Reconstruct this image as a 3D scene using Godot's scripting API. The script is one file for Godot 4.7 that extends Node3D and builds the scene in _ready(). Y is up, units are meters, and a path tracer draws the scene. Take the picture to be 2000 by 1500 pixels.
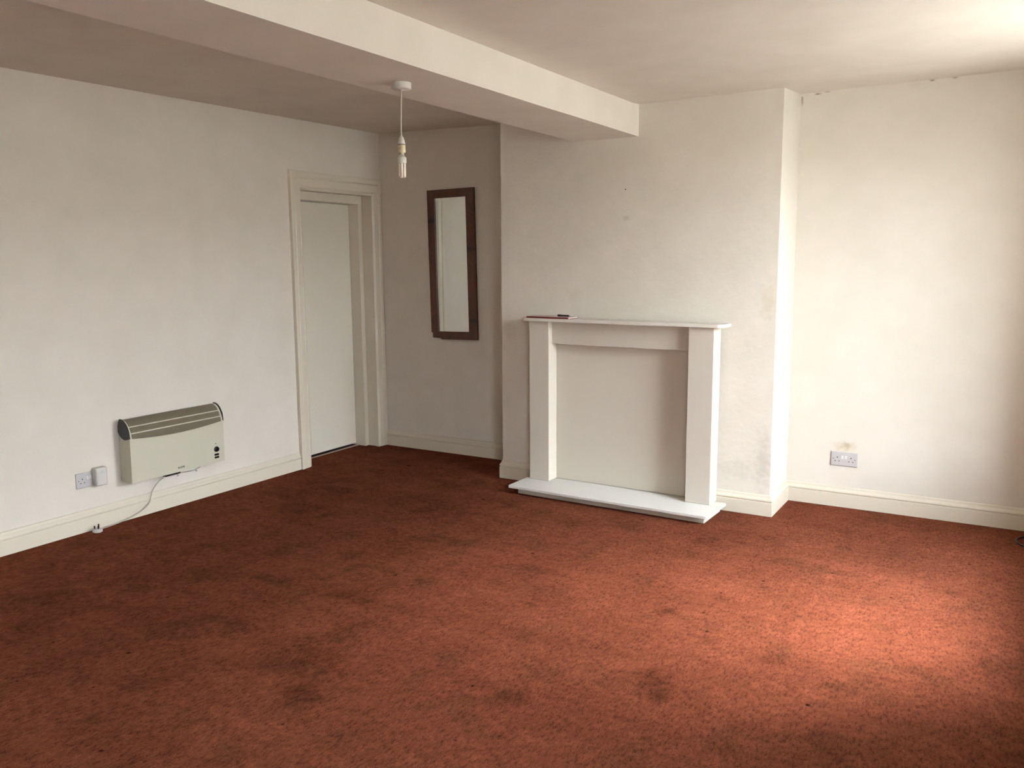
extends Node3D
# A bare living room: white walls, ceiling beam, chimney breast with a white fire surround, red-brown carpet.
# x runs along the back wall, z towards the viewer, the corner behind the door is the origin.

var used := {}
var rng := RandomNumberGenerator.new()

# ------------------------------------------------------------------ naming
func numbered(n: String) -> String:
	if not used.has(n):
		used[n] = 0
		return n
	used[n] += 1
	return "%s_%03d" % [n, used[n]]

func thing(n: String, label: String, category: String, at := Vector3.ZERO, turn := 0.0, group := "") -> Node3D:
	var o := Node3D.new()
	o.name = numbered(n)
	add_child(o)
	o.position = at
	o.rotation.y = turn
	o.set_meta("label", label)
	o.set_meta("category", category)
	if group != "":
		o.set_meta("group", group)
	return o

func structure(n: String, label: String, category: String, at := Vector3.ZERO) -> Node3D:
	var o := thing(n, label, category, at)
	o.set_meta("kind", "structure")
	return o

func part(n: String, st: SurfaceTool, m: Material, parent: Node3D, label := "") -> MeshInstance3D:
	var o := MeshInstance3D.new()
	o.name = n
	o.mesh = st.commit()
	o.material_override = m
	parent.add_child(o, true)
	if label != "":
		o.set_meta("label", label)
	return o

func shell(n: String, st: SurfaceTool, m: Material, label: String, category: String) -> MeshInstance3D:
	var o := part(numbered(n), st, m, self, label)
	o.set_meta("category", category)
	o.set_meta("kind", "structure")
	return o

func single(n: String, st: SurfaceTool, m: Material, label: String, category: String, at := Vector3.ZERO) -> MeshInstance3D:
	var o := part(numbered(n), st, m, self, label)
	o.set_meta("category", category)
	o.position = at
	return o

# ------------------------------------------------------------------ shapes
func new_st() -> SurfaceTool:
	var st := SurfaceTool.new()
	st.begin(Mesh.PRIMITIVE_TRIANGLES)
	return st

func done(st: SurfaceTool) -> SurfaceTool:
	st.generate_normals()
	return st

func tri(st: SurfaceTool, a: Vector3, b: Vector3, c: Vector3, n: Vector3, sg := -1) -> void:
	# front faces run clockwise; n says which side is out
	st.set_smooth_group(sg)
	if (a - c).cross(a - b).dot(n) >= 0.0:
		st.add_vertex(a); st.add_vertex(b); st.add_vertex(c)
	else:
		st.add_vertex(a); st.add_vertex(c); st.add_vertex(b)

func quad(st: SurfaceTool, a: Vector3, b: Vector3, c: Vector3, d: Vector3, n: Vector3, sg := -1) -> void:
	tri(st, a, b, c, n, sg)
	tri(st, a, c, d, n, sg)

# eight corners: bottom ring p[0..3], top ring p[4..7] in the same order
func hexa(st: SurfaceTool, p: Array) -> void:
	var mid := Vector3.ZERO
	for v: Vector3 in p:
		mid += v / 8.0
	for f in [[0, 1, 2, 3], [4, 5, 6, 7], [0, 1, 5, 4], [1, 2, 6, 5], [2, 3, 7, 6], [3, 0, 4, 7]]:
		var c: Vector3 = (p[f[0]] + p[f[1]] + p[f[2]] + p[f[3]]) / 4.0
		quad(st, p[f[0]], p[f[1]], p[f[2]], p[f[3]], c - mid)

func block(st: SurfaceTool, lo: Vector3, hi: Vector3) -> void:
	hexa(st, [Vector3(lo.x, lo.y, lo.z), Vector3(hi.x, lo.y, lo.z), Vector3(hi.x, lo.y, hi.z), Vector3(lo.x, lo.y, hi.z),
		Vector3(lo.x, hi.y, lo.z), Vector3(hi.x, hi.y, lo.z), Vector3(hi.x, hi.y, hi.z), Vector3(lo.x, hi.y, hi.z)])

# a box whose edges and corners are chamfered by r
func slab(st: SurfaceTool, lo: Vector3, hi: Vector3, r := 0.002) -> void:
	var c := (lo + hi) / 2.0
	var h := (hi - lo) / 2.0
	r = min(r, min(h.x, min(h.y, h.z)) * 0.9)
	var v := func(s: Vector3, ax: int) -> Vector3:
		var q := Vector3((h.x - r) * s.x, (h.y - r) * s.y, (h.z - r) * s.z)
		q[ax] = h[ax] * s[ax]
		return c + q
	for ax in 3:
		var b := (ax + 1) % 3
		var d := (ax + 2) % 3
		for s in [-1.0, 1.0]:
			var ring := []
			for k in [[-1.0, -1.0], [1.0, -1.0], [1.0, 1.0], [-1.0, 1.0]]:
				var q := Vector3.ZERO
				q[ax] = s; q[b] = k[0]; q[d] = k[1]
				ring.append(v.call(q, ax))
			var n := Vector3.ZERO
			n[ax] = s
			quad(st, ring[0], ring[1], ring[2], ring[3], n)
		# the four edges that run along this axis
		for sb in [-1.0, 1.0]:
			for sd in [-1.0, 1.0]:
				var q0 := Vector3.ZERO
				q0[ax] = -1.0; q0[b] = sb; q0[d] = sd
				var q1 := q0
				q1[ax] = 1.0
				var n := Vector3.ZERO
				n[b] = sb; n[d] = sd
				quad(st, v.call(q0, b), v.call(q1, b), v.call(q1, d), v.call(q0, d), n)
	for sx in [-1.0, 1.0]:
		for sy in [-1.0, 1.0]:
			for sz in [-1.0, 1.0]:
				var q := Vector3(sx, sy, sz)
				tri(st, v.call(q, 0), v.call(q, 1), v.call(q, 2), q)

# a flat outline (convex or not) in the plane of axes u and w from origin o, pushed along t by depth
func extrude(st: SurfaceTool, outline: PackedVector2Array, o: Vector3, u: Vector3, w: Vector3, t: Vector3, depth: float, smooth := false) -> void:
	var idx := Geometry2D.triangulate_polygon(outline)
	for k in range(0, idx.size(), 3):
		var a := o + u * outline[idx[k]].x + w * outline[idx[k]].y
		var b := o + u * outline[idx[k + 1]].x + w * outline[idx[k + 1]].y
		var c := o + u * outline[idx[k + 2]].x + w * outline[idx[k + 2]].y
		tri(st, a, b, c, -t)
		tri(st, a + t * depth, b + t * depth, c + t * depth, t)
	var area := 0.0
	var n := outline.size()
	for k in n:
		area += outline[k].cross(outline[(k + 1) % n])
	for k in n:
		var p := outline[k]
		var q := outline[(k + 1) % n]
		var e := (q - p).normalized()
		var out2 := Vector2(e.y, -e.x) * signf(area)
		quad(st, o + u * p.x + w * p.y, o + u * q.x + w * q.y, o + u * q.x + w * q.y + t * depth, o + u * p.x + w * p.y + t * depth, u * out2.x + w * out2.y, 1 if smooth else -1)

# a profile (out from the wall, up) swept along a floor path; out_side = +1 when the room is on the left of the path
func sweep(st: SurfaceTool, profile: PackedVector2Array, path: Array, side := 1.0) -> void:
	var rings := []
	for k in path.size():
		var p: Vector3 = path[k]
		var d0: Vector3 = (p - path[k - 1]).normalized() if k > 0 else Vector3.ZERO
		var d1: Vector3 = (path[k + 1] - p).normalized() if k < path.size() - 1 else Vector3.ZERO
		if k == 0: d0 = d1
		if k == path.size() - 1: d1 = d0
		var n0 := Vector3(d0.z, 0, -d0.x) * side
		var n1 := Vector3(d1.z, 0, -d1.x) * side
		var m := (n0 + n1).normalized()
		m /= max(0.3, m.dot(n0))
		var ring := []
		for q in profile:
			ring.append(p + m * q.x + Vector3.UP * q.y)
		rings.append(ring)
	var n := profile.size()
	for k in path.size() - 1:
		var mid := Vector3.ZERO
		for q: Vector3 in rings[k]: mid += q / (2.0 * n)
		for q: Vector3 in rings[k + 1]: mid += q / (2.0 * n)
		for j in n:
			var j2 := (j + 1) % n
			var e := profile[j2] - profile[j]
			var dirn: Vector3 = (path[k + 1] - path[k]).normalized()
			var outn := Vector3(dirn.z, 0, -dirn.x) * side
			var nn := outn * e.y - Vector3.UP * e.x
			quad(st, rings[k][j], rings[k][j2], rings[k + 1][j2], rings[k + 1][j], nn)
	for e in [0, path.size() - 1]:
		var idx := Geometry2D.triangulate_polygon(profile)
		var dd: Vector3 = (path[1] - path[0]) * -1.0 if e == 0 else path[-1] - path[-2]
		for k in range(0, idx.size(), 3):
			tri(st, rings[e][idx[k]], rings[e][idx[k + 1]], rings[e][idx[k + 2]], dd)

func lathe(st: SurfaceTool, profile: Array, o := Vector3.ZERO, axis := Vector3.UP, seg := 28, flat_from := []) -> void:
	# profile: Vector2(radius, along), split into smooth runs by a repeated point
	var u := axis.cross(Vector3.RIGHT if absf(axis.x) < 0.9 else Vector3.FORWARD).normalized()
	var w := axis.cross(u).normalized()
	var sg := 1
	for k in profile.size() - 1:
		var p: Vector2 = profile[k]
		var q: Vector2 = profile[k + 1]
		if p.is_equal_approx(q):
			sg += 1
			continue
		for s in seg:
			var a0 := TAU * s / seg
			var a1 := TAU * (s + 1) / seg
			var c0 := u * cos(a0) + w * sin(a0)
			var c1 := u * cos(a1) + w * sin(a1)
			var e := (q - p)
			var nn := (c0 + c1) * e.y * 0.5 - axis * e.x
			# profile runs upwards on the outside
			var a := o + c0 * p.x + axis * p.y
			var b := o + c1 * p.x + axis * p.y
			var c := o + c1 * q.x + axis * q.y
			var d := o + c0 * q.x + axis * q.y
			if p.x > 1e-6: tri(st, a, b, c if q.x > 1e-6 else o + axis * q.y, nn, sg)
			if q.x > 1e-6: tri(st, a if p.x > 1e-6 else o + axis * p.y, c, d, nn, sg)

func tube(st: SurfaceTool, pts: Array, r: float, seg := 10, caps := true) -> void:
	var rings := []
	var ref := Vector3.UP
	for k in pts.size():
		var d: Vector3
		if k == 0: d = pts[1] - pts[0]
		elif k == pts.size() - 1: d = pts[k] - pts[k - 1]
		else: d = pts[k + 1] - pts[k - 1]
		d = d.normalized()
		if k == 0: ref = Vector3.UP if absf(d.y) < 0.9 else Vector3.RIGHT
		var u := (ref - d * ref.dot(d)).normalized()
		ref = u
		var w := d.cross(u)
		var ring := []
		for s in seg:
			var a := TAU * s / seg
			ring.append(pts[k] + (u * cos(a) + w * sin(a)) * r)
		rings.append(ring)
	for k in pts.size() - 1:
		for s in seg:
			var s2 := (s + 1) % seg
			var c: Vector3 = (rings[k][s] + rings[k][s2]) / 2.0 - pts[k]
			quad(st, rings[k][s], rings[k][s2], rings[k + 1][s2], rings[k + 1][s], c, 1)
	if caps:
		for s in seg:
			var s2 := (s + 1) % seg
			tri(st, pts[0], rings[0][s], rings[0][s2], pts[0] - pts[1])
			tri(st, pts[-1], rings[-1][s], rings[-1][s2], pts[-1] - pts[-2])

func curve(pts: Array, n := 40) -> Array:
	var c := Curve3D.new()
	for k in pts.size():
		var a: Vector3 = pts[max(k - 1, 0)]
		var b: Vector3 = pts[min(k + 1, pts.size() - 1)]
		var t := (b - a) / 6.0
		c.add_point(pts[k], -t, t)
	c.bake_interval = 0.003
	var out := []
	for k in n + 1:
		out.append(c.sample_baked(c.get_baked_length() * k / n, true))
	return out

# ------------------------------------------------------------------ materials
func noise(seed_: int, freq: float, oct := 4) -> FastNoiseLite:
	var f := FastNoiseLite.new()
	f.seed = seed_
	f.noise_type = FastNoiseLite.TYPE_SIMPLEX_SMOOTH
	f.frequency = freq
	f.fractal_octaves = oct
	return f

func plain(c: Color, rough := 0.5, metal := 0.0, spec := 0.5) -> StandardMaterial3D:
	var m := StandardMaterial3D.new()
	m.albedo_color = c
	m.roughness = rough
	m.metallic = metal
	m.metallic_specular = spec
	return m

func relief(size: int, seed_: int, freq: float, oct: int, strength: float) -> ImageTexture:
	var f := noise(seed_, freq, oct)
	var im := f.get_seamless_image(size, size)
	im.convert(Image.FORMAT_RGBA8)
	im.bump_map_to_normal_map(strength)
	return ImageTexture.create_from_image(im)

# emulsion paint on uneven plaster: a little tonal cloudiness and a hand-trowelled relief
func plaster(c: Color, seed_: int, bumps: float) -> StandardMaterial3D:
	var m := plain(Color.WHITE, 0.75, 0.0, 0.35)
	var f := noise(seed_, 0.006, 5)
	var g := f.get_seamless_image(512, 512)
	var im := Image.create(512, 512, false, Image.FORMAT_RGB8)
	for y in 512:
		for x in 512:
			var v := 1.0 - 0.035 * (1.0 - g.get_pixel(x, y).r)
			im.set_pixel(x, y, Color(c.r * v, c.g * v, c.b * lerpf(1.0, v, 1.25)))
	m.albedo_texture = ImageTexture.create_from_image(im)
	m.normal_enabled = true
	m.normal_texture = relief(512, seed_ + 7, 0.022, 4, bumps)
	m.normal_scale = 0.10
	m.uv1_triplanar = true
	m.uv1_world_triplanar = true
	m.uv1_scale = Vector3(0.8, 0.8, 0.8)
	return m

func wood_material(seed_: int) -> StandardMaterial3D:
	# stained pine: long grain with a few knots, for the mirror frame (u across, v along the piece)
	var m := plain(Color.WHITE, 0.42, 0.0, 0.5)
	var w := 128
	var h := 768
	var f := noise(seed_, 0.05, 3)
	var knots := [Vector2(0.45, 0.36), Vector2(0.62, 0.71), Vector2(0.3, 0.9)]
	var im := Image.create(w, h, false, Image.FORMAT_RGB8)
	for y in h:
		for x in w:
			var u := x / float(w)
			var v := y / float(h)
			var bend := 0.0
			var dark := 0.0
			for k: Vector2 in knots:
				var d := Vector2((u - k.x) * 1.0, (v - k.y) * 9.0)
				var l := d.length()
				bend += 0.35 * exp(-l * l * 4.0) * signf(d.x)
				dark = max(dark, clampf(1.2 - l * 6.0, 0.0, 1.0))
			var g := f.get_noise_2d((u + bend) * 160.0, v * 60.0)
			var r := 0.5 + 0.5 * sin((u + bend) * 34.0 + g * 5.0)
			var c := Color(0.25, 0.115, 0.052).lerp(Color(0.37, 0.18, 0.08), r * 0.55 + 0.2 * g)
			c = c.lerp(Color(0.11, 0.05, 0.028), dark)
			im.set_pixel(x, y, c)
	m.albedo_texture = ImageTexture.create_from_image(im)
	m.uv1_triplanar = true
	m.uv1_scale = Vector3(2.2, 0.86, 2.2)
	return m

func carpet_material() -> StandardMaterial3D:
	var m := plain(Color.WHITE, 1.0, 0.0, 0.05)
	# pile: clumps of tufts with darker creases between them, drawn out along the lie of the pile
	var n := 1024
	var a := noise(3, 0.050, 4)
	var tufts := a.get_seamless_image(n, n * 2 / 5)
	tufts.resize(n, n, Image.INTERPOLATE_CUBIC)
	var fine := noise(4, 0.16, 2).get_seamless_image(n, n / 2)
	fine.resize(n, n, Image.INTERPOLATE_CUBIC)
	var b := noise(5, 0.014, 3).get_seamless_image(n, n)
	var im := Image.create(n, n, false, Image.FORMAT_RGB8)
	for y in n:
		for x in n:
			var t := tufts.get_pixel(x, y).r
			var v := b.get_pixel(x, y).r
			var f := fine.get_pixel(x, y).r
			var crease := smoothstep(0.42, 0.14, t)
			var k := clampf(1.0 - 0.13 * crease + (t - 0.5) * 0.20 + (f - 0.5) * 0.36 + (v - 0.5) * 0.16 + rng.randf_range(-0.06, 0.06), 0.3, 1.3)
			var warm := Color(0.440, 0.242, 0.184).lerp(Color(0.462, 0.266, 0.189), v)
			im.set_pixel(x, y, Color(minf(1.0, warm.r * k), minf(1.0, warm.g * k), minf(1.0, warm.b * k)))
	m.albedo_texture = ImageTexture.create_from_image(im)
	var nm := tufts.duplicate() as Image
	nm.convert(Image.FORMAT_RGBA8)
	nm.bump_map_to_normal_map(5.0)
	m.normal_enabled = true
	m.normal_texture = ImageTexture.create_from_image(nm)
	m.normal_scale = 0.28
	# floor tone: grime, a darker lane, spills, brushed lanes and bits, on the whole floor (second UV)
	var w := 1120
	var h := 1360
	var big := noise(21, 0.010, 4)
	var mid := noise(22, 0.035, 4)
	var lane := noise(23, 0.02, 3)
	var bytes := PackedByteArray()
	bytes.resize(w * h * 3)
	for y in h:
		for x in w:
			var g := big.get_noise_2d(x, y)
			var s := mid.get_noise_2d(x, y)
			# the pile is brushed in lanes that run from the window into the room
			var l := lane.get_noise_2d(x * 0.35, y * 1.6)
			var k := 0.92 + 0.07 * g + 0.04 * s + 0.05 * l
			var grime := clampf((big.get_noise_2d(x * 1.3 + 900.0, y * 1.3) - 0.15) * 0.9, 0.0, 0.25)
			k -= grime * 0.32
			# a wavering lane from the door into the room is darker than the rest
			var wx := FLOOR_LO.x + FLOOR_SIZE.x * x / w
			var wz := FLOOR_LO.y + FLOOR_SIZE.y * y / h
			var lane_d := absf((wx - 0.55) - 0.36 * (wz - 0.6) - 0.25 * sin(wz * 1.1)) + 0.35 * s
			k -= 0.08 * smoothstep(1.15, 0.25, lane_d) * smoothstep(4.6, 3.0, wz)
			# two lines brushed into the pile by a vacuum cleaner
			if wz > 0.9 and wz < 2.2:
				var fade := smoothstep(0.9, 1.3, wz) * smoothstep(2.2, 1.9, wz)
				for lx in [3.605, 3.722, 3.885]:
					k += 0.055 * fade * exp(-pow((wx - lx - 0.012 * s) / 0.011, 2.0)) * (1.0 if lx < 3.8 else 0.5)
			k = clampf(k, 0.0, 1.0)
			var i := (y * w + x) * 3
			bytes[i] = int(255.0 * k)
			bytes[i + 1] = int(255.0 * clampf(k * (1.0 + grime * 0.12), 0.0, 1.0))
			bytes[i + 2] = int(255.0 * clampf(k * (1.0 + grime * 0.12), 0.0, 1.0))
	var wear := Image.create_from_data(w, h, false, Image.FORMAT_RGB8, bytes)
	# spots: x, z, radius, tone
	for q in [[3.36, 2.62, 0.075, 0.80], [3.42, 2.74, 0.05, 0.80], [2.66, 2.27, 0.03, 0.85], [3.36, 1.78, 0.05, 0.9], [2.2, 3.1, 0.12, 0.86], [1.55, 2.2, 0.10, 0.88], [2.35, 3.35, 0.10, 0.84], [0.62, 0.5, 0.02, 0.6], [1.15, 0.62, 0.012, 0.55], [3.05, 1.08, 0.09, 0.9], [2.1, 0.75, 0.05, 0.88], [1.9, 2.6, 0.14, 0.9], [3.0, 3.0, 0.07, 0.84], [3.2, 2.05, 0.05, 0.82], [3.412, 2.154, 0.008, 0.3], [3.889, 2.54, 0.008, 0.3], [3.727, 1.226, 0.008, 0.35], [3.709, 2.275, 0.05, 0.88]]:
		spot(wear, q[0], q[1], q[2], q[3])
	for k in 70:
		spot(wear, rng.randf_range(0.1, 4.7), rng.randf_range(0.5, 5.0), rng.randf_range(0.004, 0.009), rng.randf_range(0.35, 0.6))
	m.detail_enabled = true
	m.detail_blend_mode = BaseMaterial3D.BLEND_MODE_MUL
	m.detail_uv_layer = BaseMaterial3D.DETAIL_UV_2
	m.detail_albedo = ImageTexture.create_from_image(wear)
	return m

const FLOOR_LO := Vector2(-0.4, -0.3)
const FLOOR_SIZE := Vector2(5.6, 6.8)
func spot(im: Image, x: float, z: float, r: float, tone: float) -> void:
	var s := im.get_width() / FLOOR_SIZE.x
	var cx := (x - FLOOR_LO.x) * s
	var cy := (z - FLOOR_LO.y) * s
	var f := noise(int(x * 100.0), 0.06, 3)
	for yy in range(int(cy - 2 * r * s) - 1, int(cy + 2 * r * s) + 2):
		for xx in range(int(cx - 2 * r * s) - 1, int(cx + 2 * r * s) + 2):
			if xx < 0 or yy < 0 or xx >= im.get_width() or yy >= im.get_height():
				continue
			var d := Vector2(xx - cx, yy - cy).length() / (r * s) + 0.5 * f.get_noise_2d(xx, yy)
			var k := lerpf(tone, 1.0, clampf(smoothstep(0.2, 1.3, d), 0.0, 1.0))
			var c := im.get_pixel(xx, yy)
			im.set_pixel(xx, yy, Color(c.r * k, c.g * k, c.b * k))

# ------------------------------------------------------------------ scene
func _ready() -> void:
	rng.seed = 11
	# camera
	var cam := Camera3D.new()
	cam.name = "camera"
	cam.fov = 48.63
	cam.near = 0.05
	cam.far = 200.0
	cam.position = Vector3(4.4183, 1.5, 5.3608)
	cam.rotation = Vector3(-0.1456, 0.5391, -0.0070)
	add_child(cam)
	cam.current = true
	# sky and exposure
	var env := Environment.new()
	env.background_mode = Environment.BG_SKY
	var pm := ProceduralSkyMaterial.new()
	pm.sky_top_color = Color(0.92, 0.965, 1.0)
	pm.sky_horizon_color = Color(0.82, 0.845, 0.87)
	pm.sky_curve = 0.6
	pm.ground_bottom_color = Color(0.50, 0.49, 0.47)
	pm.ground_horizon_color = Color(0.50, 0.49, 0.47)
	pm.sky_energy_multiplier = 1.0
	pm.ground_energy_multiplier = 1.0
	env.sky = Sky.new()
	env.sky.sky_material = pm
	env.background_energy_multiplier = 58.0
	env.tonemap_mode = Environment.TONE_MAPPER_LINEAR
	env.tonemap_exposure = 1.08
	env.sdfgi_enabled = true
	env.ssao_enabled = true
	env.ssil_enabled = true
	var we := WorldEnvironment.new()
	we.name = "world_environment"
	we.environment = env
	add_child(we)
	# the sun behind thin cloud: a wide soft source high over the street
	var sun := DirectionalLight3D.new()
	sun.name = "veiled_sun"
	sun.light_color = Color(1.0, 0.97, 0.93)
	sun.light_energy = 7.0
	sun.light_angular_distance = 38.0
	sun.shadow_enabled = true
	sun.sky_mode = DirectionalLight3D.SKY_MODE_LIGHT_ONLY
	add_child(sun)
	sun.look_at_from_position(Vector3.ZERO, Vector3(-1.0, -1.02, 0.40), Vector3.UP)
	build_outside()
	build_room()
	build_door()
	build_fireplace()
	build_heater()
	build_mirror()
	build_pendant()
	build_electrics()
	build_small_things()

const WX := 4.78      # inner face of the window wall
const WT := 0.38      # its thickness
const FZ := 6.45      # inner face of the wall behind the viewer
const CH_Z := 0.4535  # face of the chimney breast
const CH_A := 1.4063
const CH_B := 3.2335
const AL_Z := 0.0431  # right alcove wall
const BEAM_Y := 2.224
var wall_m: StandardMaterial3D
var paint_m: StandardMaterial3D
var gloss_m: StandardMaterial3D

func left_x(z: float) -> float:
	return -0.0086 * z

# windows of the right-hand wall: z from, z to, sill, head
const WINDOWS := [[0.95, 1.95, 0.50, 2.30], [4.45, 5.55, 0.85, 2.30]]

# the street side: pavement, and an unseen terrace added to hide the low sky
func build_outside() -> void:
	var st := new_st()
	block(st, Vector3(WX + WT, -2.9, -30.0), Vector3(40.0, -2.7, 36.0))
	shell("ground_outside", done(st), plain(Color(0.44, 0.43, 0.415), 0.9), "grey paving outside the windows", "ground")
	st = new_st()
	block(st, Vector3(13.0, -2.7, -25.0), Vector3(19.0, 2.2, 30.0))
	extrude(st, PackedVector2Array([Vector2(12.7, 2.2), Vector2(19.3, 2.2), Vector2(16.0, 3.1)]), Vector3(0, 0, -25.0), Vector3.RIGHT, Vector3.UP, Vector3.BACK, 55.0)
	shell("added_terrace", done(st), plain(Color(0.74, 0.73, 0.70), 0.9), "unseen white terrace added across the street to hide the low sky", "building")

func build_room() -> void:
	wall_m = plaster(Color(0.90, 0.873, 0.83), 40, 3.0)
	var chim_m := plaster(Color(0.90, 0.873, 0.828), 43, 7.0)
	var ceil_m := plaster(Color(0.895, 0.865, 0.82), 47, 2.0)
	paint_m = plain(Color(0.865, 0.83, 0.76), 0.38, 0.0, 0.5)
	gloss_m = plain(Color(0.90, 0.885, 0.85), 0.3, 0.0, 0.5)
	# carpeted floor
	var st := new_st()
	var lo := FLOOR_LO
	var hi := FLOOR_LO + FLOOR_SIZE
	var corner := func(x: float, z: float) -> void:
		st.set_smooth_group(-1)
		st.set_uv(Vector2(x, z) / 0.72)
		st.set_uv2(Vector2((x - lo.x) / FLOOR_SIZE.x, (z - lo.y) / FLOOR_SIZE.y))
		st.add_vertex(Vector3(x, 0, z))
	corner.call(lo.x, lo.y); corner.call(hi.x, lo.y); corner.call(hi.x, hi.y)
	corner.call(lo.x, lo.y); corner.call(hi.x, hi.y); corner.call(lo.x, hi.y)
	st.set_uv(Vector2.ZERO)
	st.set_uv2(Vector2.ZERO)
	var b := [Vector3(lo.x, -0.12, lo.y), Vector3(hi.x, -0.12, lo.y), Vector3(hi.x, -0.12, hi.y), Vector3(lo.x, -0.12, hi.y)]
	quad(st, b[0], b[1], b[2], b[3], Vector3.DOWN)
	for k in 4:
		var p: Vector3 = b[k]
		var q: Vector3 = b[(k + 1) % 4]
		quad(st, p, q, q + Vector3.UP * 0.12, p + Vector3.UP * 0.12, (p + q) / 2.0 - Vector3(2.4, -0.12, 3.1))
	st.generate_normals()
	st.generate_tangents()
	shell("floor", st, carpet_material(), "worn red-brown fitted carpet covering the whole floor", "floor")
	# left wall: a door opening beside the corner (z 0.10 .. 0.87)
	st = new_st()
	var T := 0.30
	var lx := func(z: float, y: float) -> float: return left_x(z) + 0.0058 * y / 2.46
	var seg := func(z0: float, z1: float, y0: float, y1: float) -> void:
		hexa(st, [Vector3(-T, y0, z0), Vector3(lx.call(z0, y0), y0, z0), Vector3(lx.call(z1, y0), y0, z1), Vector3(-T, y0, z1),
			Vector3(-T, y1, z0), Vector3(lx.call(z0, y1), y1, z0), Vector3(lx.call(z1, y1), y1, z1), Vector3(-T, y1, z1)])
	seg.call(-0.3, 0.085, 0.0, 2.62)
	seg.call(0.885, FZ + 0.3, 0.0, 2.62)
	seg.call(0.085, 0.885, 2.012, 2.62)
	shell("wall_left", done(st), wall_m, "long white plaster wall on the left with the heater and the door", "wall")
	# closing board of the passage behind the door
	st = new_st()
	block(st, Vector3(-T - 0.05, 0, -0.1), Vector3(-T - 0.001, 2.3, 1.1))
	shell("wall_passage", done(st), wall_m, "wall closing off the space behind the door", "wall")
	# back wall behind the mirror
	st = new_st()
	block(st, Vector3(-T, 0, -0.3), Vector3(1.6, 2.62, 0.0))
	shell("wall_back", done(st), wall_m, "short white wall with the mirror between door corner and chimney breast", "wall")
	# chimney breast
	st = new_st()
	st.set_uv2(Vector2.ZERO)
	hexa(st, [Vector3(CH_A, 0, -0.3), Vector3(CH_B, 0, -0.3), Vector3(CH_B, 0, CH_Z), Vector3(CH_A, 0, CH_Z),
		Vector3(CH_A + 0.001, 2.62, -0.3), Vector3(CH_B - 0.005, 2.62, -0.3), Vector3(CH_B - 0.005, 2.62, CH_Z), Vector3(CH_A + 0.001, 2.62, CH_Z)])
	marked_face(st, Vector3(CH_A, 0, CH_Z + 0.001), Vector3(CH_B, 0, CH_Z + 0.001), Vector3(CH_B - 0.005, 2.62, CH_Z + 0.001), Vector3(CH_A + 0.001, 2.62, CH_Z + 0.001))
	wall_marks(chim_m, CH_B - CH_A, 2.62, [
		[Vector2(0.903, 1.745), Vector2(0.020, 0.012), Color(0.93, 0.92, 0.90)],
		[Vector2(1.78, 1.25), Vector2(0.05, 0.10), Color(0.965, 0.955, 0.925)],
		[Vector2(1.78, 0.32), Vector2(0.045, 0.16), Color(0.93, 0.93, 0.93)],
		[Vector2(1.62, 0.26), Vector2(0.12, 0.05), Color(0.965, 0.965, 0.965)],
		[Vector2(0.06, 1.02), Vector2(0.05, 0.09), Color(0.96, 0.955, 0.94)],
		[Vector2(0.55, 1.28), Vector2(0.05, 0.04), Color(0.97, 0.965, 0.95)]])
	shell("wall_chimney", done(st), chim_m, "white chimney breast with lumpy plaster behind the fire surround", "wall")
	# alcove wall on the right of the chimney breast, with its own faint scorch above the socket
	st = new_st()
	st.set_uv2(Vector2.ZERO)
	hexa(st, [Vector3(3.0, 0, -0.3), Vector3(WX + WT, 0, -0.3), Vector3(WX + WT, 0, AL_Z - 0.017), Vector3(3.0, 0, AL_Z),
		Vector3(3.0, 2.62, -0.3), Vector3(WX + WT, 2.62, -0.3), Vector3(WX + WT, 2.62, AL_Z - 0.005), Vector3(3.0, 2.62, AL_Z + 0.012)])
	marked_face(st, Vector3(3.2, 0, AL_Z - 0.0007), Vector3(WX + WT, 0, AL_Z - 0.016), Vector3(WX + WT, 2.62, AL_Z - 0.004), Vector3(3.2, 2.62, AL_Z + 0.0113))
	var alc_m := plaster(Color(0.90, 0.873, 0.83), 40, 3.0)
	wall_marks(alc_m, WX + WT - 3.2, 2.62, [
		[Vector2(0.375, 0.376), Vector2(0.036, 0.024), Color(0.90, 0.875, 0.82)],
		[Vector2(0.360, 0.368), Vector2(0.060, 0.034), Color(0.96, 0.945, 0.91)],
		[Vector2(0.125, 2.436), Vector2(0.022, 0.005), Color(0.72, 0.68, 0.6)],
		[Vector2(0.175, 2.441), Vector2(0.018, 0.004), Color(0.76, 0.72, 0.65)],
		[Vector2(0.72, 2.447), Vector2(0.016, 0.005), Color(0.62, 0.57, 0.48)],
		[Vector2(0.83, 2.449), Vector2(0.012, 0.004), Color(0.78, 0.74, 0.66)],
		[Vector2(0.035, 2.41), Vector2(0.006, 0.030), Color(0.80, 0.76, 0.70)]])
	shell("wall_alcove", done(st), alc_m, "white alcove wall right of the chimney breast with a double socket", "wall")
	# window wall on the right: piers, sills and lintels round the two windows
	st = new_st()
	var x0 := WX
	var x1 := WX + WT
	var z := 0.0
	for w in WINDOWS:
		block(st, Vector3(x0, 0, z), Vector3(x1, 2.62, w[0]))
		block(st, Vector3(x0, 0, w[0]), Vector3(x1, w[2], w[1]))
		block(st, Vector3(x0, w[3], w[0]), Vector3(x1, 2.62, w[1]))
		z = w[1]
	block(st, Vector3(x0, 0, z), Vector3(x1, 2.62, FZ + 0.3))
	shell("wall_right", done(st), wall_m, "white outer wall with the two windows, out of view on the right", "wall")
	st = new_st()
	block(st, Vector3(-T, 0, FZ), Vector3(x1, 2.62, FZ + 0.3))
	shell("wall_front", done(st), wall_m, "white wall behind the viewer", "wall")
	# ceilings left and right of the beam; the old plaster dips a little towards the middle of the room
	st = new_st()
	var fz := FZ + 0.3
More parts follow.
